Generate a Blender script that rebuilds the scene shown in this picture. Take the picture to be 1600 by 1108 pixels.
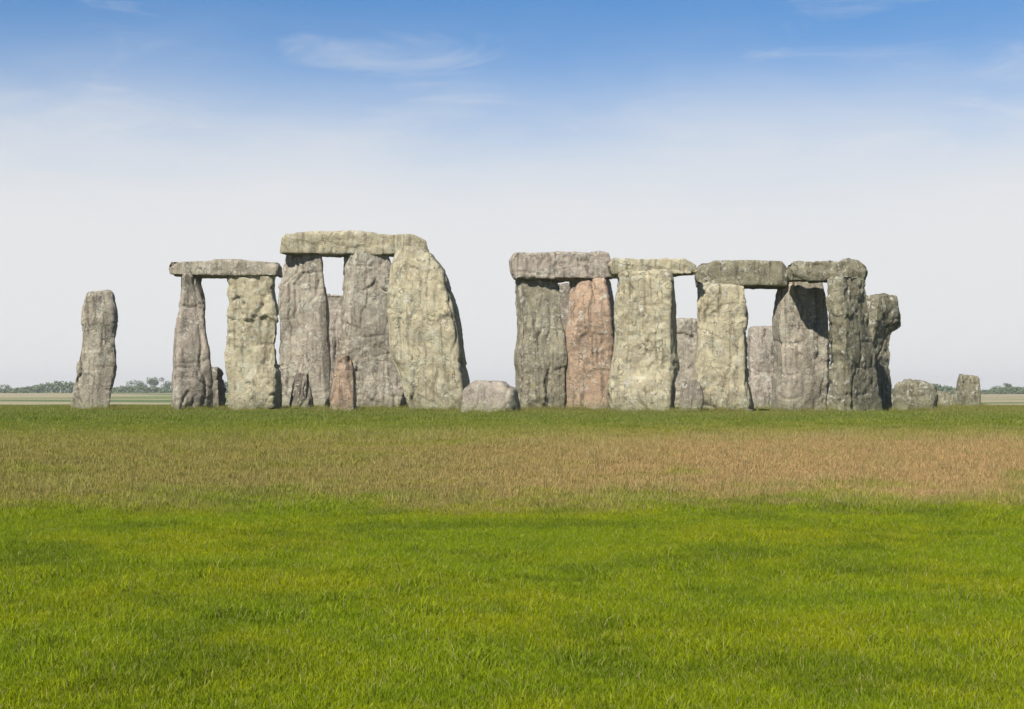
import bpy, bmesh, math, random
import numpy as np
from mathutils import Vector, Matrix

for o in list(bpy.data.objects):
    bpy.data.objects.remove(o, do_unlink=True)
scene = bpy.context.scene
C = scene.collection
random.seed(7)
R = math.radians
HAZE = 0.0003

# ------------------------------------------------------------------ camera
cam_d = bpy.data.cameras.new('camera')
cam = bpy.data.objects.new('camera', cam_d)
C.objects.link(cam)
cam_d.sensor_width = 36.0
cam_d.lens = 51.75
cam_d.clip_start = 0.1
cam_d.clip_end = 9000
cam.location = (0, 0, 0.6)
cam.rotation_euler = (R(90 + 1.57), 0, 0)
scene.camera = cam

# ------------------------------------------------------------------ light
SUN_EL, SUN_AZ = 44.0, -151.0          # azimuth measured clockwise from +Y: behind the camera, well to the left
world = bpy.data.worlds.new('World')
scene.world = world
world.use_nodes = True
wn, wl = world.node_tree.nodes, world.node_tree.links
wn.clear()
w_out = wn.new('ShaderNodeOutputWorld')
w_bg = wn.new('ShaderNodeBackground')
w_bg.inputs['Strength'].default_value = 0.10
w_sky = wn.new('ShaderNodeTexSky')
w_sky.sky_type = 'NISHITA'
w_sky.sun_disc = False
w_sky.sun_elevation = R(SUN_EL)
w_sky.sun_rotation = R(SUN_AZ)
w_sky.air_density = 1.0
w_sky.dust_density = 0.3
w_sky.ozone_density = 3.0
w_tc = wn.new('ShaderNodeTexCoord')
w_sep = wn.new('ShaderNodeSeparateXYZ')
wl.new(w_tc.outputs['Generated'], w_sep.inputs[0])
# soft streaks of thin high cloud that thicken into a white veil low down
w_map = wn.new('ShaderNodeMapping')
w_map.inputs['Scale'].default_value = (3.4, 3.4, 11.0)
wl.new(w_tc.outputs['Generated'], w_map.inputs['Vector'])
w_noise = wn.new('ShaderNodeTexNoise')
w_noise.inputs['Scale'].default_value = 1.6
w_noise.inputs['Detail'].default_value = 7
w_noise.inputs['Roughness'].default_value = 0.52
w_noise.inputs['Distortion'].default_value = 0.35
wl.new(w_map.outputs[0], w_noise.inputs['Vector'])
w_a = wn.new('ShaderNodeMath'); w_a.operation = 'MULTIPLY_ADD'      # z + noise offset
wl.new(w_noise.outputs['Fac'], w_a.inputs[0])
w_a.inputs[1].default_value = -0.05
wl.new(w_sep.outputs['Z'], w_a.inputs[2])
w_ramp = wn.new('ShaderNodeValToRGB')
w_ramp.color_ramp.interpolation = 'B_SPLINE'
els = w_ramp.color_ramp.elements
SKY = [(0.0, .985), (0.10, .97), (0.135, .90), (0.165, .68), (0.195, .38), (0.225, .17), (0.265, .04), (0.5, 0.02)]
els[0].position, els[0].color = SKY[0][0], (SKY[0][1],) * 3 + (1,)
els[1].position, els[1].color = SKY[-1][0], (SKY[-1][1],) * 3 + (1,)
for p, v in SKY[1:-1]:
    e = els.new(p); e.color = (v, v, v, 1)
w_b = wn.new('ShaderNodeMath'); w_b.operation = 'ADD'
wl.new(w_a.outputs[0], w_b.inputs[0]); w_b.inputs[1].default_value = 0.0185
wl.new(w_b.outputs[0], w_ramp.inputs[0])
w_mix = wn.new('ShaderNodeMixRGB')
w_map2 = wn.new('ShaderNodeMapping')
w_map2.inputs['Scale'].default_value = (3.0, 3.0, 13.0)
w_map2.inputs['Rotation'].default_value = (R(8), R(-14), 0)
wl.new(w_tc.outputs['Generated'], w_map2.inputs['Vector'])
w_n2 = wn.new('ShaderNodeTexNoise')
w_n2.inputs['Scale'].default_value = 2.4; w_n2.inputs['Detail'].default_value = 9
w_n2.inputs['Roughness'].default_value = .58; w_n2.inputs['Distortion'].default_value = .9
wl.new(w_map2.outputs[0], w_n2.inputs['Vector'])
w_mr = wn.new('ShaderNodeMapRange'); w_mr.interpolation_type = 'SMOOTHSTEP'
w_mr.inputs['From Min'].default_value = .50; w_mr.inputs['From Max'].default_value = .76
w_mr.inputs['To Max'].default_value = .27
wl.new(w_n2.outputs['Fac'], w_mr.inputs['Value'])
w_max = wn.new('ShaderNodeMixRGB'); w_max.blend_type = 'SCREEN'; w_max.inputs[0].default_value = 1
wl.new(w_ramp.outputs[0], w_max.inputs[1]); wl.new(w_mr.outputs[0], w_max.inputs[2])
wl.new(w_max.outputs[0], w_mix.inputs[0])
w_tint = wn.new('ShaderNodeMixRGB'); w_tint.blend_type = 'MULTIPLY'; w_tint.inputs[0].default_value = 1
w_tint.inputs[2].default_value = (.115, .345, .515, 1)
wl.new(w_sky.outputs[0], w_tint.inputs[1])
wl.new(w_tint.outputs[0], w_mix.inputs[1])
w_mix.inputs[2].default_value = (3.72, 3.69, 3.68, 1)                   # sunlit veil of cloud
wl.new(w_mix.outputs[0], w_bg.inputs['Color'])
wl.new(w_bg.outputs[0], w_out.inputs[0])

sun_d = bpy.data.lights.new('sun', 'SUN')
sun_d.energy = 3.7
sun_d.angle = R(1.2)
sun_d.color = (1.0, 0.955, 0.88)
sun = bpy.data.objects.new('sun', sun_d)
C.objects.link(sun)
a, e = R(SUN_AZ), R(SUN_EL)
to_sun = Vector((math.sin(a) * math.cos(e), math.cos(a) * math.cos(e), math.sin(e)))
sun.rotation_euler = to_sun.to_track_quat('Z', 'Y').to_euler()

vs = scene.view_settings
vs.view_transform = 'Standard'
vs.look = 'None'
vs.gamma = 1
vs.exposure = 1.15
vs.use_curve_mapping = False

# ------------------------------------------------------------------ noise helpers (numpy)
def _hash(ix, iy, iz, seed):
    h = (ix * 374761393 + iy * 668265263 + iz * 2147483647 + seed * 974634777) & 0xffffffff
    h = ((h ^ (h >> 13)) * 1274126177) & 0xffffffff
    h = ((h ^ (h >> 15)) * 2246822519) & 0xffffffff
    return ((h ^ (h >> 16)) & 0xffff) / 32767.5 - 1.0

def vnoise(p, seed=0):
    """value noise in -1..1 at an (n,3) array"""
    f = np.floor(p).astype(np.int64)
    t = p - f
    t = t * t * t * (t * (t * 6 - 15) + 10)
    r = 0
    for dx in (0, 1):
        wx = t[:, 0] if dx else 1 - t[:, 0]
        for dy in (0, 1):
            wy = t[:, 1] if dy else 1 - t[:, 1]
            for dz in (0, 1):
                wz = t[:, 2] if dz else 1 - t[:, 2]
                r = r + wx * wy * wz * _hash(f[:, 0] + dx, f[:, 1] + dy, f[:, 2] + dz, seed)
    return r

def fbm(p, seed=0, octv=3):
    r, a, s = 0, 1.0, 0
    for k in range(octv):
        r = r + a * vnoise(p * (2.03 ** k) + 17.3 * k, seed + k)
        s += a
        a *= .5
    return r / s

def smooth(a, b, x):
    t = np.clip((x - a) / (b - a), 0, 1)
    return t * t * (3 - 2 * t)

def ground_z(x, y):
    """terrain: the lawn in front lies a metre lower than the stones, with a worn bank between"""
    x = np.asarray(x, float); y = np.asarray(y, float)
    z = -1.02 + 0.62 * smooth(19, 30.5, y) + 0.40 * smooth(28, 46, y)
    p = np.stack([x, y, np.zeros_like(x)], -1).reshape(-1, 3)
    n = (fbm(p / 6.0, 3, 2) * 0.045 + fbm(p / 1.7, 5, 2) * 0.018).reshape(x.shape)
    fade = 1 + smooth(40, 50, y) * .5
    z = z + n * fade
    far = smooth(110, 420, y)
    z = z - 1.8 * smooth(75, 260, y)
    z = z + far * (4.9 * smooth(300, 900, y) + 1.6 * fbm(p / 260.0, 9, 2).reshape(x.shape))
    return z

# ------------------------------------------------------------------ tags and mesh builders
def tag(o, label=None, cat=None, group=None, kind=None):
    if label: o['label'] = label
    if cat: o['category'] = cat
    if group: o['group'] = group
    if kind: o['kind'] = kind
    return o

def mesh_np(name, v, faces_flat, counts, mat=None, smooth_shade=True):
    me = bpy.data.meshes.new(name)
    me.vertices.add(len(v)); me.vertices.foreach_set('co', np.asarray(v, np.float32).ravel())
    me.loops.add(len(faces_flat)); me.loops.foreach_set('vertex_index', np.asarray(faces_flat, np.int32))
    me.polygons.add(len(counts))
    st = np.concatenate([[0], np.cumsum(counts)[:-1]]).astype(np.int32)
    me.polygons.foreach_set('loop_start', st)
    me.polygons.foreach_set('use_smooth', np.full(len(counts), smooth_shade))
    if mat: me.materials.append(mat)
    me.update(calc_edges=True)
    me.validate()
    return me

def link(name, me, parent=None):
    o = bpy.data.objects.new(name, me)
    C.objects.link(o)
    if parent: o.parent = parent
    return o

# ------------------------------------------------------------------ materials
class NT:
    def __init__(s, name):
        s.m = bpy.data.materials.new(name); s.m.use_nodes = True
        s.n = s.m.node_tree.nodes; s.l = s.m.node_tree.links
        s.bsdf = s.n['Principled BSDF']; s.out = s.n['Material Output']
    def node(s, t, **kw):
        n = s.n.new(t)
        for k, v in kw.items():
            if hasattr(n, k): setattr(n, k, v)
        return n
    def put(s, sock, v):
        if hasattr(v, 'is_linked'): s.l.new(v, sock)
        else:
            if isinstance(v, tuple) and len(v) == 3 and sock.type == 'RGBA': v = v + (1,)
            sock.default_value = v
    def noise(s, vec, scale, detail=4, rough=.55, dist=0.0):
        n = s.node('ShaderNodeTexNoise')
        s.put(n.inputs['Vector'], vec); n.inputs['Scale'].default_value = scale
        n.inputs['Detail'].default_value = detail; n.inputs['Roughness'].default_value = rough
        n.inputs['Distortion'].default_value = dist
        return n.outputs['Fac']
    def mapping(s, vec, scale):
        n = s.node('ShaderNodeMapping'); s.put(n.inputs['Vector'], vec); n.inputs['Scale'].default_value = scale
        return n.outputs[0]
    def ramp(s, f, a, b, va=0.0, vb=1.0):
        n = s.node('ShaderNodeMapRange'); n.interpolation_type = 'SMOOTHSTEP'
        s.put(n.inputs['Value'], f)
        for k, v in (('From Min', a), ('From Max', b), ('To Min', va), ('To Max', vb)): n.inputs[k].default_value = v
        return n.outputs[0]
    def mix(s, f, a, b, mode='MIX'):
        n = s.node('ShaderNodeMixRGB', blend_type=mode)
        s.put(n.inputs[0], f); s.put(n.inputs[1], a); s.put(n.inputs[2], b)
        return n.outputs[0]
    def math(s, op, a, b=0.0, c=0.0):
        n = s.node('ShaderNodeMath', operation=op)
        s.put(n.inputs[0], a); s.put(n.inputs[1], b); s.put(n.inputs[2], c)
        return n.outputs[0]

TINTS = {                      # weathered base, second tone, ochre amount, lichen amount
    'grey':   ((0.302, 0.264, 0.201), (0.234, 0.201, 0.152), .20, .40),
    'yellow': ((0.349, 0.307, 0.204), (0.276, 0.239, 0.156), .40, .45),
    'pink':   ((0.305, 0.258, 0.204), (0.225, 0.192, 0.150), .18, .35),
    'orange': ((0.355, 0.246, 0.163), (0.255, 0.185, 0.128), .22, .20),
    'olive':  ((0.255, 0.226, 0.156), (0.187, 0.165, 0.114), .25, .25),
    'shade_olive':  ((0.195, 0.175, 0.115), (0.135, 0.122, 0.080), .20, .20),  # olive darkened to carry the shade on right-hand uprights and lintels
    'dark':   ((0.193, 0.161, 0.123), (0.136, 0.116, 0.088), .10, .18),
}
def stone_mat(key):
    base, second, och, lich = TINTS[key]
    t = NT('weathered_sarsen_' + key)
    tc = t.node('ShaderNodeTexCoord'); info = t.node('ShaderNodeObjectInfo')
    add = t.node('ShaderNodeVectorMath', operation='MULTIPLY_ADD')
    t.put(add.inputs[0], info.outputs['Random']); add.inputs[1].default_value = (37, 53, 71)
    t.put(add.inputs[2], tc.outputs['Object'])
    P = add.outputs[0]
    big = t.noise(P, 0.75, 5, .6, .4)
    med = t.noise(P, 3.2, 6, .62, .3)
    fin = t.noise(P, 17, 5, .7)
    grain = t.noise(P, 70, 3, .6)
    col = t.mix(t.ramp(big, .36, .64), base, second)
    col = t.mix(t.ramp(med, .42, .66, 0, .8), col, tuple(c * 1.42 for c in base))
    blot = t.noise(P, 1.35, 8, .72, .8)
    col = t.mix(t.ramp(blot, .40, .30, 0, .75), col, tuple(c * .50 for c in second))
    # rain streaks down the faces
    streak = t.noise(t.mapping(P, (4.2, 4.2, .42)), 1.5, 5, .62, .2)
    col = t.mix(t.ramp(streak, .50, .66, 0, .85), col, tuple(c * .52 for c in second))
    # ochre and grey-green lichen
    l1 = t.noise(P, 1.9, 7, .68, .6)
    l1s = t.math('MULTIPLY', t.ramp(l1, .53, .62), t.ramp(fin, .36, .60))
    col = t.mix(t.math('MULTIPLY', l1s, lich * 1.5), col, (.36, .37, .28))
    l2 = t.noise(t.mapping(P, (1, 1, .8)), 4.7, 6, .66, .3)
    l2s = t.math('MULTIPLY', t.ramp(l2, .56, .64), t.ramp(med, .40, .56))
    col = t.mix(t.math('MULTIPLY', l2s, och), col, (.36, .29, .11))
    vor = t.node('ShaderNodeTexVoronoi', feature='F1'); t.put(vor.inputs['Vector'], P); vor.inputs['Scale'].default_value = 5.5
    blk = t.noise(P, 2.6, 9, .75, .5)
    col = t.mix(t.math('MULTIPLY', t.ramp(blk, .54, .64), .62), col, (.085, .08, .068))
    wht = t.noise(t.mapping(P, (1.1, .9, 1)), 3.6, 9, .74, .7)
    col = t.mix(t.math('MULTIPLY', t.ramp(wht, .55, .61), .65), col, (.50, .485, .41))
    spots = t.math('MULTIPLY', t.ramp(vor.outputs['Distance'], .22, .12), t.ramp(big, .42, .55))
    col = t.mix(t.math('MULTIPLY', spots, .5), col, (.47, .455, .40))
    # dark pores and hairline cracks
    v2 = t.node('ShaderNodeTexVoronoi', feature='DISTANCE_TO_EDGE')
    dv = t.node('ShaderNodeVectorMath', operation='MULTIPLY_ADD')
    nz = t.node('ShaderNodeTexNoise'); t.put(nz.inputs['Vector'], P); nz.inputs['Scale'].default_value = 2.2; nz.inputs['Detail'].default_value = 5
    t.put(dv.inputs[0], nz.outputs['Color']); dv.inputs[1].default_value = (1.1, 1.1, 1.1); t.put(dv.inputs[2], t.mapping(P, (1, 1, .55)))
    t.put(v2.inputs['Vector'], dv.outputs[0]); v2.inputs['Scale'].default_value = 1.15
    crack = t.math('MULTIPLY', t.ramp(v2.outputs['Distance'], .022, .004), t.ramp(med, .44, .6))
    col = t.mix(t.math('MULTIPLY', crack, .65), col, (.06, .055, .045))
    pore = t.ramp(fin, .40, .28)
    col = t.mix(t.math('MULTIPLY', pore, .55), col, (.075, .07, .055))
    col = t.mix(t.ramp(grain, .35, .65, 0, .35), col, tuple(c * .6 for c in second))
    # soil splash and algae close to the turf
    g = t.node('ShaderNodeNewGeometry'); sp = t.node('ShaderNodeSeparateXYZ'); t.put(sp.inputs[0], g.outputs['Position'])
    hz = t.math('ADD', sp.outputs['Z'], t.math('MULTIPLY', med, -0.7))
    col = t.mix(t.ramp(hz, .25, -.30, 0, .55), col, (.16, .165, .085))
    t.put(t.bsdf.inputs['Base Color'], col)
    t.bsdf.inputs['Roughness'].default_value = .93
    t.bsdf.inputs['Specular IOR Level'].default_value = .18
    h = t.math('ADD', t.math('MULTIPLY', med, .40), t.math('MULTIPLY', fin, .50))
    h = t.math('ADD', h, t.math('MULTIPLY', grain, .11))
    h = t.math('SUBTRACT', h, t.math('MULTIPLY', crack, .30))
    h = t.math('SUBTRACT', h, t.math('MULTIPLY', pore, .16))
    h = t.math('ADD', h, t.math('MULTIPLY', t.ramp(wht, .55, .61), .06))
    b = t.node('ShaderNodeBump'); b.inputs['Strength'].default_value = .9; b.inputs['Distance'].default_value = .085
    t.put(b.inputs['Height'], h); t.put(t.bsdf.inputs['Normal'], b.outputs[0])
    return t.m
SM = {k: stone_mat(k) for k in TINTS}

def turf_colour(t, blade=None):
    """the same large patches for the soil sheet and the blades on it; dry belt along the bank"""
    g = t.node('ShaderNodeNewGeometry'); P = g.outputs['Position']
    sp = t.node('ShaderNodeSeparateXYZ'); t.put(sp.inputs[0], P)
    n1 = t.noise(P, .33, 4, .55, .5); n2 = t.noise(P, 1.7, 4, .6); n3 = t.noise(P, 9, 3, .6)
    green = t.mix(t.ramp(n1, .38, .62), GRASS_A, GRASS_B)
    green = t.mix(t.ramp(n2, .42, .66, 0, .6), green, GRASS_C)
    green = t.mix(t.ramp(sp.outputs['Y'], 27, 44, 0, .72), green, (.135, .160, .052))
    n4 = t.noise(P, .75, 3, .5, .3)
    green = t.mix(t.ramp(n4, .50, .66, 0, .7), green, (.105, .155, .008))
    wob = t.math('ADD', t.math('MULTIPLY_ADD', n1, 7.0, t.math('MULTIPLY', n2, 5.0)), t.math('MULTIPLY_ADD', n3, 3.0, -3.75))
    yy = t.math('ADD', sp.outputs['Y'], t.math('SUBTRACT', wob, 3.75))
    band = t.math('MULTIPLY', t.ramp(yy, 19.4, 23.6), t.ramp(yy, 39.0, 27.0))
    right = t.ramp(sp.outputs['X'], -8, 8, .80, 1.0)
    far = t.ramp(yy, 36, 56, 0, .22)
    dryf = t.math('MAXIMUM', t.math('MULTIPLY', band, right), far)
    straw = t.mix(t.ramp(t.math('MULTIPLY_ADD', n2, 4.0, sp.outputs['X']), -3, 6), DRY_A, DRY_B)
    straw = t.mix(t.ramp(n3, .4, .65, 0, .5), straw, DRY_C)
    n5 = t.noise(t.mapping(P, (.55, .9, 1)), .9, 5, .62, .6)
    patch = t.math('MULTIPLY', t.ramp(n5, .30, .52, .45, 1.0), t.ramp(n3, .25, .5, .70, 1.0))
    straw = t.mix(t.ramp(n5, .58, .70, 0, .45), straw, (.215, .165, .095))
    col = t.mix(t.math('MULTIPLY', dryf, patch), green, straw)
    return col, sp, n1, n2, n3
GRASS_A = (.180, .240, .007); GRASS_B = (.225, .255, .006); GRASS_C = (.125, .185, .008)
DRY_A = (.265, .215, .080); DRY_B = (.40, .268, .145); DRY_C = (.33, .26, .115)

def ground_mat():
    t = NT('turf_soil')
    col, sp, n1, n2, n3 = turf_colour(t)
    g = t.node('ShaderNodeNewGeometry')
    fine = t.noise(g.outputs['Position'], 34, 4, .7)
    near = t.mix(1.0, col, t.mix(fine, (.45, .45, .45), (.95, .95, .95)), 'MULTIPLY')
    # far farmland: long strips of stubble, pasture and crop
    fm = t.mapping(g.outputs['Position'], (.004, .012, 0))
    f1 = t.noise(fm, 1.3, 2, .4)
    farm = t.mix(t.ramp(f1, .40, .46), (.13, .155, .045), (.27, .225, .13))
    farm = t.mix(t.ramp(f1, .56, .60), farm, (.085, .12, .035))
    c = t.mix(t.ramp(sp.outputs['Y'], 120, 230), near, farm)
    t.put(t.bsdf.inputs['Base Color'], c)
    t.bsdf.inputs['Roughness'].default_value = 1; t.bsdf.inputs['Specular IOR Level'].default_value = .05
    b = t.node('ShaderNodeBump'); b.inputs['Strength'].default_value = .8; b.inputs['Distance'].default_value = .05
    t.put(b.inputs['Height'], t.math('ADD', fine, n3)); t.put(t.bsdf.inputs['Normal'], b.outputs[0])
    return t.m

def blade_mat():
    t = NT('grass_blades')
    col = turf_colour(t)[0]
    at = t.node('ShaderNodeAttribute'); at.attribute_name = 'blade'
    sp = t.node('ShaderNodeSeparateXYZ'); t.put(sp.inputs[0], at.outputs['Vector'])
    vary, strawy = sp.outputs['X'], sp.outputs['Y']
    col = t.mix(1.0, col, t.mix(vary, (.62, .68, .6), (1.45, 1.32, 1.3)), 'MULTIPLY')
    col = t.mix(strawy, col, (.34, .29, .13))
    t.put(t.bsdf.inputs['Base Color'], col)
    t.bsdf.inputs['Roughness'].default_value = .75; t.bsdf.inputs['Specular IOR Level'].default_value = .05
    tr = t.node('ShaderNodeBsdfTranslucent'); t.put(tr.inputs[0], t.mix(1.0, col, (1.25, 1.3, .35), 'MULTIPLY'))
    ms = t.node('ShaderNodeMixShader'); ms.inputs[0].default_value = .35
    t.l.new(t.bsdf.outputs[0], ms.inputs[1]); t.l.new(tr.outputs[0], ms.inputs[2]); t.l.new(ms.outputs[0], t.out.inputs[0])
    return t.m
GM, BM = ground_mat(), blade_mat()

# ------------------------------------------------------------------ ground
def grade(segs):
    out = [segs[0][0]]
    for a_, b_, st in segs:
        n = max(1, int(round((b_ - a_) / st)))
        out += list(a_ + (b_ - a_) * (np.arange(1, n + 1) / n))
    return np.array(out)
gx = grade([(-1600, -600, 100), (-600, -120, 40), (-120, -36, 6), (-36, 36, .4), (36, 120, 6), (120, 600, 40), (600, 1600, 100)])
gy = grade([(-400, -20, 40), (-20, 4, 3), (4, 60, .35), (60, 110, 2.5), (110, 900, 26), (900, 2100, 200)])
X, Y = np.meshgrid(gx, gy)
Z = ground_z(X, Y)
nx, ny = len(gx), len(gy)
idx = np.arange(nx * ny).reshape(ny, nx)
q = np.stack([idx[:-1, :-1], idx[:-1, 1:], idx[1:, 1:], idx[1:, :-1]], -1).reshape(-1, 4)
ground = link('ground', mesh_np('ground', np.stack([X, Y, Z], -1).reshape(-1, 3), q.ravel(), np.full(len(q), 4), GM))
tag(ground, kind='structure', label='rolling grassland with a worn dry bank in front of the stones')

# ------------------------------------------------------------------ stones
def box_lattice(nx, ny, nz):
    """all surface points of an nx*ny*nz lattice, welded, with quads"""
    n = (nx, ny, nz)
    key, quads = {}, []
    pts = []
    def vid(i, j, k):
        kk = (i, j, k)
        if kk not in key:
            key[kk] = len(pts); pts.append(kk)
        return key[kk]
    for ax in range(3):
        u, v = (ax + 1) % 3, (ax + 2) % 3
        for side in (0, n[ax]):
            for i in range(n[u]):
                for j in range(n[v]):
                    c = []
                    for di, dj in ((0, 0), (1, 0), (1, 1), (0, 1)):
                        p = [0, 0, 0]; p[ax] = side; p[u] = i + di; p[v] = j + dj
                        c.append(vid(*p))
                    quads.append(c if side else c[::-1])
    return np.array(pts, float), np.array(quads)

def make_stone(name, X0, Y0, T, yaw, prof, tint, seed, lying):
    rng = np.random.default_rng(seed)
    z0, z1 = prof[0][0], prof[-1][0]
    H = z1 - z0
    W = max(b_ - a_ for _, a_, b_ in prof)
    step = .047
    n = [max(6, int(d / step)) for d in (W, T, H)]
    pts, quads = box_lattice(*n)
    p = pts / np.array(n) * 2 - 1                                   # -1..1 box
    half = np.array([W / 2, T / 2, H / 2])
    r = (.07 if lying else .17) * min(T, H, W)
    r = min(r, .18)
    b = p * half
    inner = np.clip(b, -(half - r), half - r)
    d = b - inner
    L = np.linalg.norm(d, axis=1, keepdims=True) + 1e-9
    nor = d / L
    b = inner + nor * r
    z = b[:, 2] + (z0 + z1) / 2
    pz = np.array([q_[0] for q_ in prof]); pl = np.array([q_[1] for q_ in prof]); pr_ = np.array([q_[2] for q_ in prof])
    fx = (b[:, 0] / W) + .5
    xl, xr = np.interp(z, pz, pl), np.interp(z, pz, pr_)
    x = xl + (xr - xl) * fx
    wr = (xr - xl) / W
    y = b[:, 1] * (.80 + .20 * wr)
    if not lying:
        y = y * (1.10 - .18 * smooth(0, 1, (z - z0) / H))
        x = x + .06 * H / 4 * vnoise(np.stack([z * .7, z * 0, z * 0], -1), seed)
        y = y + .08 * H / 4 * vnoise(np.stack([z * .6, z * 0 + 9, z * 0], -1), seed)
    v = np.stack([x, y, z], -1)
    cz = (z0 + z1) / 2
    # flat breaks knocked off the edges: planes that cut corners
    for k in range(13 if not lying else 9):
        th = rng.uniform(0, 2 * math.pi)
        nv = np.array([math.cos(th), math.sin(th) * .9, rng.uniform(-.25, .22) if not lying else rng.uniform(-.6, .7)])
        nv /= np.linalg.norm(nv)
        rel = v - np.array([0, 0, cz])
        dd = rel @ nv
        lim = dd.max() - rng.uniform(.03, .17 if lying else .24)
        over = np.maximum(dd - lim, 0)
        v = v - nv * (over * .97)[:, None]
    # weathering relief
    outd = nor.copy()
    P = v + seed * 3.7
    amp = 1.0 if min(T, W) > .75 else .75
    rough = smooth(-.25, .45, vnoise(P / 1.1, seed + 60))                 # smooth worn areas against broken ones
    disp = (.09 if lying else .15) * fbm(P / 1.7, seed, 2) + .035 * fbm(P / np.array([.5, .5, .9]), seed + 7, 3) * (.4 + .9 * rough)
    # flaked faces: flat steps with sharp broken margins
    wq = v + .16 * np.stack([vnoise(P / .45, seed + 30), vnoise(P / .45, seed + 31), vnoise(P / .45, seed + 32)], -1)
    for cs, am in ((.95, .060), (.52, .030), (.27, .016)):
        ca, sa = math.cos(.5 + cs * 3), math.sin(.5 + cs * 3)
        qx = wq[:, 0] * ca - wq[:, 2] * sa * .5; qz = (wq[:, 0] * sa * .35 + wq[:, 2] * ca) * .62
        fl = _hash(np.floor(qx / cs).astype(np.int64), np.floor(wq[:, 1] / cs + .37).astype(np.int64), np.floor(qz / cs).astype(np.int64), seed + 70)
        disp = disp + am * fl * (.35 + .65 * rough)
    # a few long weathering fissures, mostly upright, wandering and fading out
    wob = fbm(np.stack([v[:, 0] * .5, v[:, 1] * .5, v[:, 2] * 1.1], -1), seed + 21, 3)
    for k in range(int(rng.integers(3, 6))):
        th = rng.uniform(-.9, .9)
        tilt = rng.normal(0, .10) if not lying else rng.normal(0, 1.2)
        off = rng.uniform(-.42, .42) * W
        s_ = v[:, 0] * math.cos(th) + v[:, 1] * math.sin(th) + (v[:, 2] - cz) * tilt + wob * .34 - off
        wd = rng.uniform(.02, .05)
        gate = smooth(-.25, .35, vnoise(np.stack([v[:, 2] * .9, v[:, 1] * 0 + k, v[:, 0] * .3], -1), seed + 40 + k))
        disp = disp - rng.uniform(.04, .09) * np.exp(-(s_ / wd) ** 2) * gate
    # ledges where harder beds stand proud
    zz = v[:, 2] * 1.15 + .5 * vnoise(P / 1.2, seed + 5)
    bed = zz - np.floor(zz)
    disp = disp - .035 * smooth(.86, 1.0, bed) * smooth(-.1, .5, vnoise(P / .8, seed + 6))
    pits = vnoise(P / .19, seed + 11)
    disp = disp - .055 * smooth(.45, .9, pits) * rough + .018 * vnoise(P / .13, seed + 12) * (.4 + rough)
    v = v + outd * (disp * amp)[:, None]
    me = mesh_np(name, v, quads.ravel(), np.full(len(quads), 4), SM[tint])
    o = link(name, me)
    gz = 0 if lying else float(ground_z(np.array([X0]), np.array([Y0]))[0])
    o.location = (X0, Y0, gz)
    o.rotation_euler = (0, 0, R(yaw))
    return o

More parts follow.
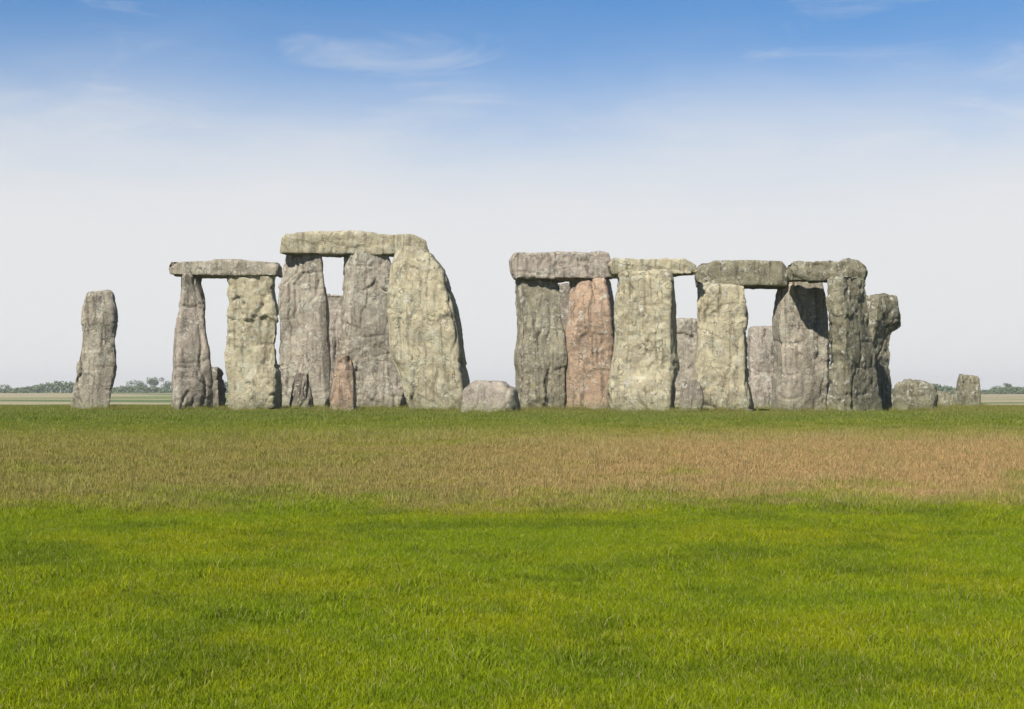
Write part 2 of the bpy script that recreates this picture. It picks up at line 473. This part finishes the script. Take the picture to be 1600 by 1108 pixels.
STONES = [
    ('standing_stone', -15.31, 54.00, 0.80, 3, [(-0.3, -0.87, 0.87), (1.0, -0.75, 0.78), (1.94, -0.61, 0.68), (2.88, -0.45, 0.64), (3.82, -0.31, 0.61), (4.33, -0.17, 0.5)],
     'grey', 'tall narrow grey standing stone tapering to its top, alone at the far left', 'standing stone', None),
    ('standing_stone', -10.78, 50.00, 1.00, 20, [(-0.3, -0.7, 0.7), (1.84, -0.64, 0.43), (3.14, -0.59, 0.29), (4.71, -0.51, 0.29)],
     'pink', 'slim pinkish grey upright at the left end of the leftmost lintel', 'standing stone', 'upright sarsens of the stone circle'),
    ('standing_stone', -8.80, 50.00, 1.10, -8, [(-0.3, -0.95, 0.95), (1.84, -0.91, 0.87), (3.58, -0.76, 0.78), (4.69, -0.69, 0.73)],
     'yellow', 'pale yellow upright holding the right end of the leftmost lintel', 'standing stone', 'upright sarsens of the stone circle'),
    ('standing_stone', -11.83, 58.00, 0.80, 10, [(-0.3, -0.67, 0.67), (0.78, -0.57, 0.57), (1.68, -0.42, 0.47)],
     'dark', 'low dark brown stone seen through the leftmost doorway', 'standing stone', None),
    ('standing_stone', -7.89, 56.00, 1.20, 0, [(-0.3, -1.07, 1.07), (1.01, -0.97, 0.97), (2.96, -1.02, 0.88), (4.67, -0.97, 0.88), (6.08, -0.88, 0.66)],
     'grey', 'tall grey upright on the left of the highest stone doorway', 'standing stone', 'upright sarsens of the tall trilithons'),
    ('standing_stone', -7.49, 62.00, 1.10, 6, [(-0.3, -1.03, 1.03), (3.21, -0.97, 0.97), (4.89, -0.92, 0.86)],
     'pink', 'mauve grey stone filling the lower part of the highest doorway', 'standing stone', None),
    ('standing_stone', -5.19, 56.00, 1.20, 14, [(-0.3, -1.43, 1.43), (2.47, -1.28, 1.08), (4.67, -1.17, 0.69), (6.08, -1.17, 0.49)],
     'grey', 'tall olive grey upright right of the small window of sky', 'standing stone', 'upright sarsens of the tall trilithons'),
    ('standing_stone', -2.32, 49.00, 1.30, -10, [(-0.3, -0.99, 0.99), (1.07, -1.37, 0.82), (2.03, -1.8, 0.65), (3.52, -1.8, 0.39), (4.8, -1.71, 0.05), (5.31, -1.54, -0.3), (5.52, -1.23, -0.6)],
     'yellow', 'broadest yellowish stone with a sloping right shoulder at the edge of the wide gap', 'standing stone', None),
    ('standing_stone', -5.24, 46.00, 0.70, 5, [(-0.3, -0.57, 0.57), (1.44, -0.45, 0.45), (1.9, -0.29, 0.25)],
     'orange', 'short orange brown stone before the tallest doorway', 'standing stone', None),
    ('standing_stone', 1.01, 53.00, 1.20, 12, [(-0.3, -0.96, 0.96), (1.91, -0.91, 0.86), (3.3, -0.86, 0.72), (4.82, -0.91, 0.68)],
     'olive', 'olive grey upright on the right bank of the wide gap', 'standing stone', 'upright sarsens of the tall trilithons'),
    ('standing_stone', 2.72, 53.00, 1.10, -6, [(-0.3, -0.96, 0.96), (2.84, -0.87, 0.87), (4.82, -0.78, 0.82)],
     'orange', 'reddish brown upright in the middle of the stone group', 'standing stone', 'upright sarsens of the tall trilithons'),
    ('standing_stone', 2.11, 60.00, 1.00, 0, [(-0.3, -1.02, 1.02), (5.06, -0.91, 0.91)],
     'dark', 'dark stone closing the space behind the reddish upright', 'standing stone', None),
    ('standing_stone', 4.24, 48.00, 1.20, -14, [(-0.3, -1.12, 1.12), (1.79, -1.03, 1.03), (3.46, -0.99, 1.03), (4.63, -0.86, 0.86)],
     'yellow', 'bright yellowish upright right of the reddish upright', 'standing stone', 'upright sarsens of the stone circle'),
    ('standing_stone', 7.22, 62.00, 1.00, 0, [(-0.3, -1.02, 1.02), (2.14, -0.92, 0.97), (3.75, -0.75, 0.97)],
     'grey', 'pale grey stone far back between two bright uprights', 'standing stone', None),
    ('standing_stone', 7.03, 49.00, 1.20, -10, [(-0.3, -0.98, 0.98), (1.39, -0.89, 0.85), (3.09, -0.85, 0.89), (4.35, -0.8, 0.8)],
     'yellow', 'yellow lichened upright left of the square window of sky', 'standing stone', 'upright sarsens of the stone circle'),
    ('standing_stone', 10.43, 60.00, 1.00, 8, [(-0.3, -0.93, 0.93), (1.57, -0.83, 0.83), (3.44, -0.67, 0.77)],
     'pink', 'low mauve grey stone below the square window of sky', 'standing stone', None),
    ('standing_stone', 9.83, 50.00, 1.20, 10, [(-0.3, -0.95, 0.95), (1.4, -0.87, 0.91), (3.14, -0.97, 0.82), (4.64, -0.91, 0.6)],
     'grey', 'grey upright right of the square window of sky', 'standing stone', 'upright sarsens of the stone circle'),
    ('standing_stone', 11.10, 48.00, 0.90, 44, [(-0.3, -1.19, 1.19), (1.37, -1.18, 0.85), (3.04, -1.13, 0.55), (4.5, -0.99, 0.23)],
     'shade_olive', 'darkest upright in shade under the right end of the long lintel row', 'standing stone', 'upright sarsens of the stone circle'),
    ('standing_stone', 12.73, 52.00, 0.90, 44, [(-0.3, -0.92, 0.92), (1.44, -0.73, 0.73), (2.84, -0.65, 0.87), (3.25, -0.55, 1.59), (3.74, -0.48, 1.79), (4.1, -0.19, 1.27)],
     'shade_olive', 'stocky rightmost upright with a bulging overhanging head', 'standing stone', None),
    ('fallen_stone', -0.67, 47.00, 1.40, -6, [(-0.3, -0.93, 0.93), (0.78, -0.77, 0.73), (0.99, -0.44, 0.4)],
     'pink', 'low tan fallen block lying in the wide central gap', 'fallen stone', None),
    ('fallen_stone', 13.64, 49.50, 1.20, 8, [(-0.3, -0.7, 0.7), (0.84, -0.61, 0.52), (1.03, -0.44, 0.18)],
     'shade_olive', 'low dark grey block just right of the overhanging upright', 'fallen stone', None),
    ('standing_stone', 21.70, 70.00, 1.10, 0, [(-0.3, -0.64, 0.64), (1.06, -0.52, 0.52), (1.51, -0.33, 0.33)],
     'shade_olive', 'small grey stone standing out alone at the far right', 'standing stone', None),
    ('fallen_stone', 18.75, 64.00, 1.10, 30, [(-0.3, -0.26, 0.26), (0.74, -0.12, 0.12)],
     'olive', 'low stump between the dark grey block and the lone right stone', 'fallen stone', None),
    ('standing_stone', -7.11, 50.50, 0.80, 22, [(-0.3, -0.5, 0.5), (0.86, -0.41, 0.36), (1.37, -0.26, 0.17)],  # added stone, darkens the gap where shade gathers near the ground
     'dark', 'added waist high dark stone for the shaded gap left of the short orange brown stone', 'standing stone', None),
    ('standing_stone', 5.64, 47.00, 0.70, 20, [(-0.3, -0.44, 0.44), (0.54, -0.35, 0.35), (1.03, -0.26, 0.22)],  # dark filler stone, added for the shade low between these uprights
     'dark', 'added low dark stone for the shaded foot of the gap between two bright uprights under the lintel row', 'standing stone', None),
    ('lintel', -9.70, 50.00, 1.05, 3, [(4.62, -1.84, 1.84), (4.88, -1.93, 1.89), (5.12, -1.8, 1.76)],
     'grey', 'leftmost lintel bridging the pink and pale yellow uprights', 'lintel', 'lintels lying across the uprights'),
    ('lintel', -5.99, 56.00, 1.20, 5, [(5.91, -2.83, 2.83), (6.47, -2.78, 2.69), (6.69, -2.59, 2.15)],
     'yellow', 'highest and longest lintel capping the tall doorway', 'lintel', 'lintels lying across the uprights'),
    ('lintel', 1.82, 53.00, 1.20, 5, [(4.75, -1.91, 1.91), (5.46, -1.87, 1.87), (5.69, -1.73, 1.68)],
     'pink', 'thick mauve grey lintel above the reddish upright', 'lintel', 'lintels lying across the uprights'),
    ('lintel', 4.71, 48.50, 1.05, -5, [(4.54, -1.38, 1.38), (4.86, -1.51, 1.38), (5.05, -1.34, 0.98)],
     'yellow', 'pale lintel at the left end of the three lintel row', 'lintel', 'lintels lying across the uprights'),
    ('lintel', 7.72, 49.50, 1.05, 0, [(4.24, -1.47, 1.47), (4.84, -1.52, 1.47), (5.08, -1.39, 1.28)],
     'shade_olive', 'middle lintel of the row, above the square window of sky', 'lintel', 'lintels lying across the uprights'),
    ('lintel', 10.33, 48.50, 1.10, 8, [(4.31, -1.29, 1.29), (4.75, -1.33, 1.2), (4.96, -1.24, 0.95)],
     'shade_olive', 'lintel at the right end of the row over the darkest upright', 'lintel', 'lintels lying across the uprights'),
]
for i, (name, X0, Y0, T, yaw, prof, tint, label, cat, group) in enumerate(STONES):
    o = make_stone(name, X0, Y0, T, yaw, prof, tint, 11 + (i + (i >= 23)) * 5, name == 'lintel')
    tag(o, label, cat, group)

# ------------------------------------------------------------------ grass
hidden = {}
def blade_patch(name, size, count, hmin, hmax, width, seed, strawp=.06, lean=.45):
    rng = np.random.default_rng(seed)
    x = rng.uniform(-size / 2, size / 2, count); y = rng.uniform(-size / 2, size / 2, count)
    cl = (vnoise(np.stack([x / .09, y / .09, x * 0], -1), seed) + 1) / 2         # tufting
    h = (hmin + (hmax - hmin) * rng.beta(2, 3, count)) * (.65 + .6 * cl)
    th = rng.uniform(0, 2 * math.pi, count)
    ld = rng.uniform(0, 2 * math.pi, count)
    ln = h * lean * rng.uniform(.2, 1.4, count)
    w = width * rng.uniform(.6, 1.3, count)
    sx, sy = np.cos(th) * w / 2, np.sin(th) * w / 2
    lx, ly = np.cos(ld) * ln, np.sin(ld) * ln
    z0 = np.full(count, -.02)
    V = np.stack([
        np.stack([x - sx, y - sy, z0], -1), np.stack([x + sx, y + sy, z0], -1),
        np.stack([x + sx * .8 + lx * .35, y + sy * .8 + ly * .35, h * .6], -1),
        np.stack([x - sx * .8 + lx * .35, y - sy * .8 + ly * .35, h * .6], -1),
        np.stack([x + lx, y + ly, h], -1)], 1).reshape(-1, 3)
    b = np.arange(count)[:, None] * 5
    F = np.concatenate([b + np.array([0, 1, 2, 3]), b + np.array([3, 2, 4])], 1).ravel()
    me = mesh_np(name, V, F, np.tile([4, 3], count), BM, smooth_shade=False)
    at = me.attributes.new('blade', 'FLOAT_VECTOR', 'POINT')
    vary = rng.uniform(0, 1, count); st = np.where(rng.uniform(0, 1, count) < strawp, rng.uniform(.5, .95, count), 0)
    at.data.foreach_set('vector', np.repeat(np.stack([vary, st, vary * 0], -1), 5, 0).astype(np.float32).ravel())
    return me

def scatter(name, label, pts, rots, scales, patches, kind='stuff', cat='grass'):
    src = bpy.data.collections.new(name + '_patches')
    for k, me in enumerate(patches):
        src.objects.link(bpy.data.objects.new(name + '_patch', me))
    me = bpy.data.meshes.new(name)
    me.vertices.add(len(pts)); me.vertices.foreach_set('co', np.asarray(pts, np.float32).ravel())
    for nm, arr in (('turn', rots), ('size', scales)):
        a_ = me.attributes.new(nm, 'FLOAT', 'POINT'); a_.data.foreach_set('value', np.asarray(arr, np.float32))
    me.materials.append(BM)
    me.update()
    o = link(name, me)
    ng = bpy.data.node_groups.new(name, 'GeometryNodeTree')
    ng.interface.new_socket('Geometry', in_out='INPUT', socket_type='NodeSocketGeometry')
    ng.interface.new_socket('Geometry', in_out='OUTPUT', socket_type='NodeSocketGeometry')
    N, K = ng.nodes, ng.links
    gi, go = N.new('NodeGroupInput'), N.new('NodeGroupOutput')
    ci = N.new('GeometryNodeCollectionInfo'); ci.inputs[0].default_value = src
    ci.inputs['Separate Children'].default_value = True; ci.inputs['Reset Children'].default_value = True
    ip = N.new('GeometryNodeInstanceOnPoints'); ip.inputs['Pick Instance'].default_value = True
    ta = N.new('GeometryNodeInputNamedAttribute'); ta.data_type = 'FLOAT'; ta.inputs['Name'].default_value = 'turn'
    sa = N.new('GeometryNodeInputNamedAttribute'); sa.data_type = 'FLOAT'; sa.inputs['Name'].default_value = 'size'
    cx = N.new('ShaderNodeCombineXYZ'); cs = N.new('ShaderNodeCombineXYZ')
    K.new(ta.outputs[0], cx.inputs[2])
    for k in range(3): K.new(sa.outputs[0], cs.inputs[k])
    K.new(gi.outputs[0], ip.inputs['Points']); K.new(ci.outputs[0], ip.inputs['Instance'])
    K.new(cx.outputs[0], ip.inputs['Rotation']); K.new(cs.outputs[0], ip.inputs['Scale'])
    K.new(ip.outputs[0], go.inputs[0])
    md = o.modifiers.new('scatter', 'NODES'); md.node_group = ng
    return tag(o, label, cat, kind=kind)

def field(y0, y1, sp, seed, keep=None):
    rng = np.random.default_rng(seed)
    ys = np.arange(y0, y1, sp); out = []
    for y in ys:
        hw = .37 * y + 3.5
        xs = np.arange(-hw, hw, sp)
        out.append(np.stack([xs + rng.uniform(-.5, .5, len(xs)) * sp, y + rng.uniform(-.5, .5, len(xs)) * sp], -1))
    p = np.concatenate(out)
    if keep is not None: p = p[keep(p, rng)]
    z = ground_z(p[:, 0], p[:, 1])
    n = len(p)
    return np.stack([p[:, 0], p[:, 1], z], -1), rng.uniform(0, 6.283, n), rng.uniform(.85, 1.25, n)

pa = [blade_patch('lawn', .6, 1100, .022, .075, .0040, 100 + k, .09, .6) for k in range(5)]
p, r_, s_ = field(4.0, 21, .27, 1)
scatter('lawn_grass', 'bright green short grass filling the foreground', p, r_, s_, pa)
pb = [blade_patch('mid', .9, 1000, .04, .11, .0075, 200 + k, .14) for k in range(5)]
p, r_, s_ = field(20.5, 38, .42, 2)
scatter('bank_grass', 'dry brownish grass on the worn bank before the stones', p, r_, s_, pb)
pc = [blade_patch('far', 1.5, 1300, .035, .12, .012, 300 + k, .08) for k in range(4)]
p, r_, s_ = field(37.5, 74, .8, 3)
scatter('stone_circle_grass', 'green turf around the feet of the standing stones', p, r_, s_, pc)
# seed heads and coarser tussocks here and there
pt = [blade_patch('tuft', .34, 170, .10, .26, .006, 400 + k, .45, .55) for k in range(4)]
def kp(p, rng):
    q = np.stack([p[:, 0], p[:, 1], p[:, 0] * 0], -1)
    return (rng.uniform(0, 1, len(p)) < .12 + .6 * smooth(-.1, .5, vnoise(q / 1.6, 8)))
p, r_, s_ = field(20.5, 33, .55, 4, kp)
scatter('tussock_grass', 'longer straw coloured tussocks standing along the bank', p, r_, s_, pt)
def kq(p, rng):
    q = np.stack([p[:, 0], p[:, 1], p[:, 0] * 0], -1)
    return rng.uniform(0, 1, len(p)) < .05 + .42 * smooth(-.05, .6, vnoise(q / .9, 18))
pd = [blade_patch('lawn_tuft', .22, 130, .055, .13, .0055, 500 + k, .10, .75) for k in range(4)]
p, r_, s_ = field(5.5, 20, .30, 6, kq)
scatter('clump_grass', 'darker coarse clumps dotted over the foreground lawn', p, r_, s_, pd)
# rank grass round the foot of every stone
fp = []
rg = np.random.default_rng(9)
for s in STONES:
    if s[0] == 'lintel': continue
    w = (s[5][0][2] - s[5][0][1]) / 2; T = s[3] / 2; yw = R(s[4])
    for k in range(int(22 + 30 * w)):
        a_ = rg.uniform(0, 2 * math.pi)
        lx, ly = math.cos(a_) * (w + .06), math.sin(a_) * (T + .10)
        fp.append((s[1] + lx * math.cos(yw) - ly * math.sin(yw), s[2] + lx * math.sin(yw) + ly * math.cos(yw)))
fp = np.array(fp)
scatter('stone_foot_grass', 'long grass fringing the feet of the stones',
        np.stack([fp[:, 0], fp[:, 1], ground_z(fp[:, 0], fp[:, 1])], -1), rg.uniform(0, 6.28, len(fp)), rg.uniform(.7, 1.3, len(fp)), pt)

# ------------------------------------------------------------------ far trees
def leaf_mat():
    t = NT('far_foliage')
    g = t.node('ShaderNodeNewGeometry')
    n = t.noise(g.outputs['Position'], .35, 3, .6)
    t.put(t.bsdf.inputs['Base Color'], t.mix(n, (.045, .075, .025), (.085, .115, .04)))
    t.bsdf.inputs['Roughness'].default_value = .8
    return t.m
def bark_mat():
    t = NT('bark')
    g = t.node('ShaderNodeNewGeometry')
    t.put(t.bsdf.inputs['Base Color'], t.mix(t.noise(g.outputs['Position'], 6), (.09, .07, .05), (.16, .13, .10)))
    t.bsdf.inputs['Roughness'].default_value = .95
    return t.m
LM, KM = leaf_mat(), bark_mat()
def crown_mesh(seed, h, w):
    rng = np.random.default_rng(seed)
    V, F = [], []
    lobes = [(rng.normal(0, w * .26), rng.normal(0, w * .26), rng.uniform(.38, .88) * h, rng.uniform(.16, .30) * w) for _ in range(11)]
    for lx, ly, lz, lr in lobes:
        for _ in range(110):
            d = rng.normal(0, 1, 3); d /= np.linalg.norm(d)
            c = np.array([lx, ly, lz]) + d * lr * rng.uniform(.65, 1.05) * np.array([1, 1, .8])
            s = rng.uniform(.16, .34)
            u = rng.normal(0, 1, 3); u /= np.linalg.norm(u); v_ = np.cross(u, d); v_ /= (np.linalg.norm(v_) + 1e-6)
            b0 = len(V); V += [c - u * s, c + v_ * s * .7, c + u * s, c - v_ * s * .7]; F += [b0, b0 + 1, b0 + 2, b0 + 3]
    return mesh_np('crown', np.array(V), F, np.full(len(F) // 4, 4), LM, False)
def trunk_mesh(h, seed):
    rng = np.random.default_rng(seed)
    bm = bmesh.new()
    def limb(a_, b_, r0, r1):
        a_, b_ = Vector(a_), Vector(b_); d = b_ - a_
        m = Matrix.Translation((a_ + b_) / 2) @ d.to_track_quat('Z', 'Y').to_matrix().to_4x4()
        bmesh.ops.create_cone(bm, cap_ends=True, segments=8, radius1=r0, radius2=r1, depth=d.length, matrix=m)
    limb((0, 0, -.3), (.1, 0, h * .55), .28, .17)
    for k in range(5):
        a_ = k * 1.3 + rng.uniform(0, 1); z = h * rng.uniform(.28, .5)
        limb((.05, 0, z), (math.cos(a_) * h * .22, math.sin(a_) * h * .22, z + h * .25), .11, .04)
    me = bpy.data.meshes.new('trunk'); bm.to_mesh(me); bm.free(); me.materials.append(KM)
    return me
kinds = [(crown_mesh(21, 7.5, 6.5), trunk_mesh(7.5, 1)), (crown_mesh(22, 6.2, 7.5), trunk_mesh(6.2, 2)), (crown_mesh(23, 8.6, 5.6), trunk_mesh(8.6, 3))]
TREES = [   # x, y, scale, kind, label
    (-176, 690, .92, 1, 'far round tree in the gap right of the lone narrow stone, the left one'),
    (-170, 700, 1.0, 0, 'far broad tree in the gap between lone stone and leftmost doorway'),
    (-163, 705, .90, 1, 'far low tree beside the broad tree, just left of the pink upright'),
    (-248, 720, .62, 1, 'small far tree at the extreme left edge of the skyline'),
    (-222, 730, .55, 0, 'little far tree on the skyline left of the lone narrow stone'),
    (196, 700, .60, 0, 'small far tree on the skyline right of the overhanging upright'),
    (232, 705, .58, 1, 'round far tree on the skyline near the right edge'),
    (241, 715, .66, 2, 'taller far tree on the skyline at the right edge'),
    (250, 700, .55, 1, 'lowest far tree cut by the right edge of the view'),
]
for x, y, s, k, lab in TREES:
    e_ = bpy.data.objects.new('distant_tree', None); C.objects.link(e_)
    e_.location = (x, y, float(ground_z(np.array([x]), np.array([y]))[0])); e_.scale = (s, s, s); e_.rotation_euler = (0, 0, x * .7)
    tag(e_, lab, 'tree', 'far trees along the skyline')
    link('crown', kinds[k][0], e_); link('trunk', kinds[k][1], e_)

# ------------------------------------------------------------------ distant hedges (countless bushes that read as one line)
rng = np.random.default_rng(44)
V, F = [], []
for (x0, x1, y0, y1, hh) in ((-330, -120, 640, 690, 4.2), (150, 340, 650, 640, 3.6), (-60, 150, 690, 700, 2.2)):
    for _ in range(8000):
        f = rng.uniform(0, 1); x = x0 + (x1 - x0) * f; y = y0 + (y1 - y0) * f + rng.uniform(-1.6, 1.6)
        top = hh * (.6 + .5 * math.sin(x * .13) * math.sin(x * .047 + 2) + .25 * rng.uniform())
        c = np.array([x, y, 0.0]); c[2] = rng.uniform(0, max(top, .5))
        s = rng.uniform(.35, .75); u = rng.normal(0, 1, 3); u /= np.linalg.norm(u); v_ = np.cross(u, (0, 1, 0)); v_ /= np.linalg.norm(v_) + 1e-6
        V += [c - u * s, c + v_ * s * .7, c + u * s, c - v_ * s * .7]
V = np.array(V); base = V.reshape(-1, 4, 3).mean(1)
V[:, 2] += np.repeat(ground_z(base[:, 0], base[:, 1]), 4)
h = link('hedge', mesh_np('hedge', V, np.arange(len(V)), np.full(len(V) // 4, 4), LM, False))
tag(h, 'faint far hedgerows and scrub along the horizon', 'hedge', kind='stuff')

# ------------------------------------------------------------------ haze
if HAZE > 0:
    hm = bpy.data.materials.new('pale_haze'); hm.use_nodes = True
    for nd in list(hm.node_tree.nodes): hm.node_tree.nodes.remove(nd)
    out = hm.node_tree.nodes.new('ShaderNodeOutputMaterial'); pv = hm.node_tree.nodes.new('ShaderNodeVolumePrincipled')
    pv.inputs['Color'].default_value = (1, .985, .96, 1); pv.inputs['Density'].default_value = HAZE
    pv.inputs['Anisotropy'].default_value = .2
    hm.node_tree.links.new(pv.outputs[0], out.inputs['Volume'])
    bm = bmesh.new(); bmesh.ops.create_cube(bm, size=1)
    me = bpy.data.meshes.new('haze'); bm.to_mesh(me); bm.free(); me.materials.append(hm)
    hz = link('haze', me)
    hz.location = (0, 800, 5); hz.scale = (3400, 2800, 40)
    tag(hz, 'pale air thickening towards the horizon', kind='stuff')
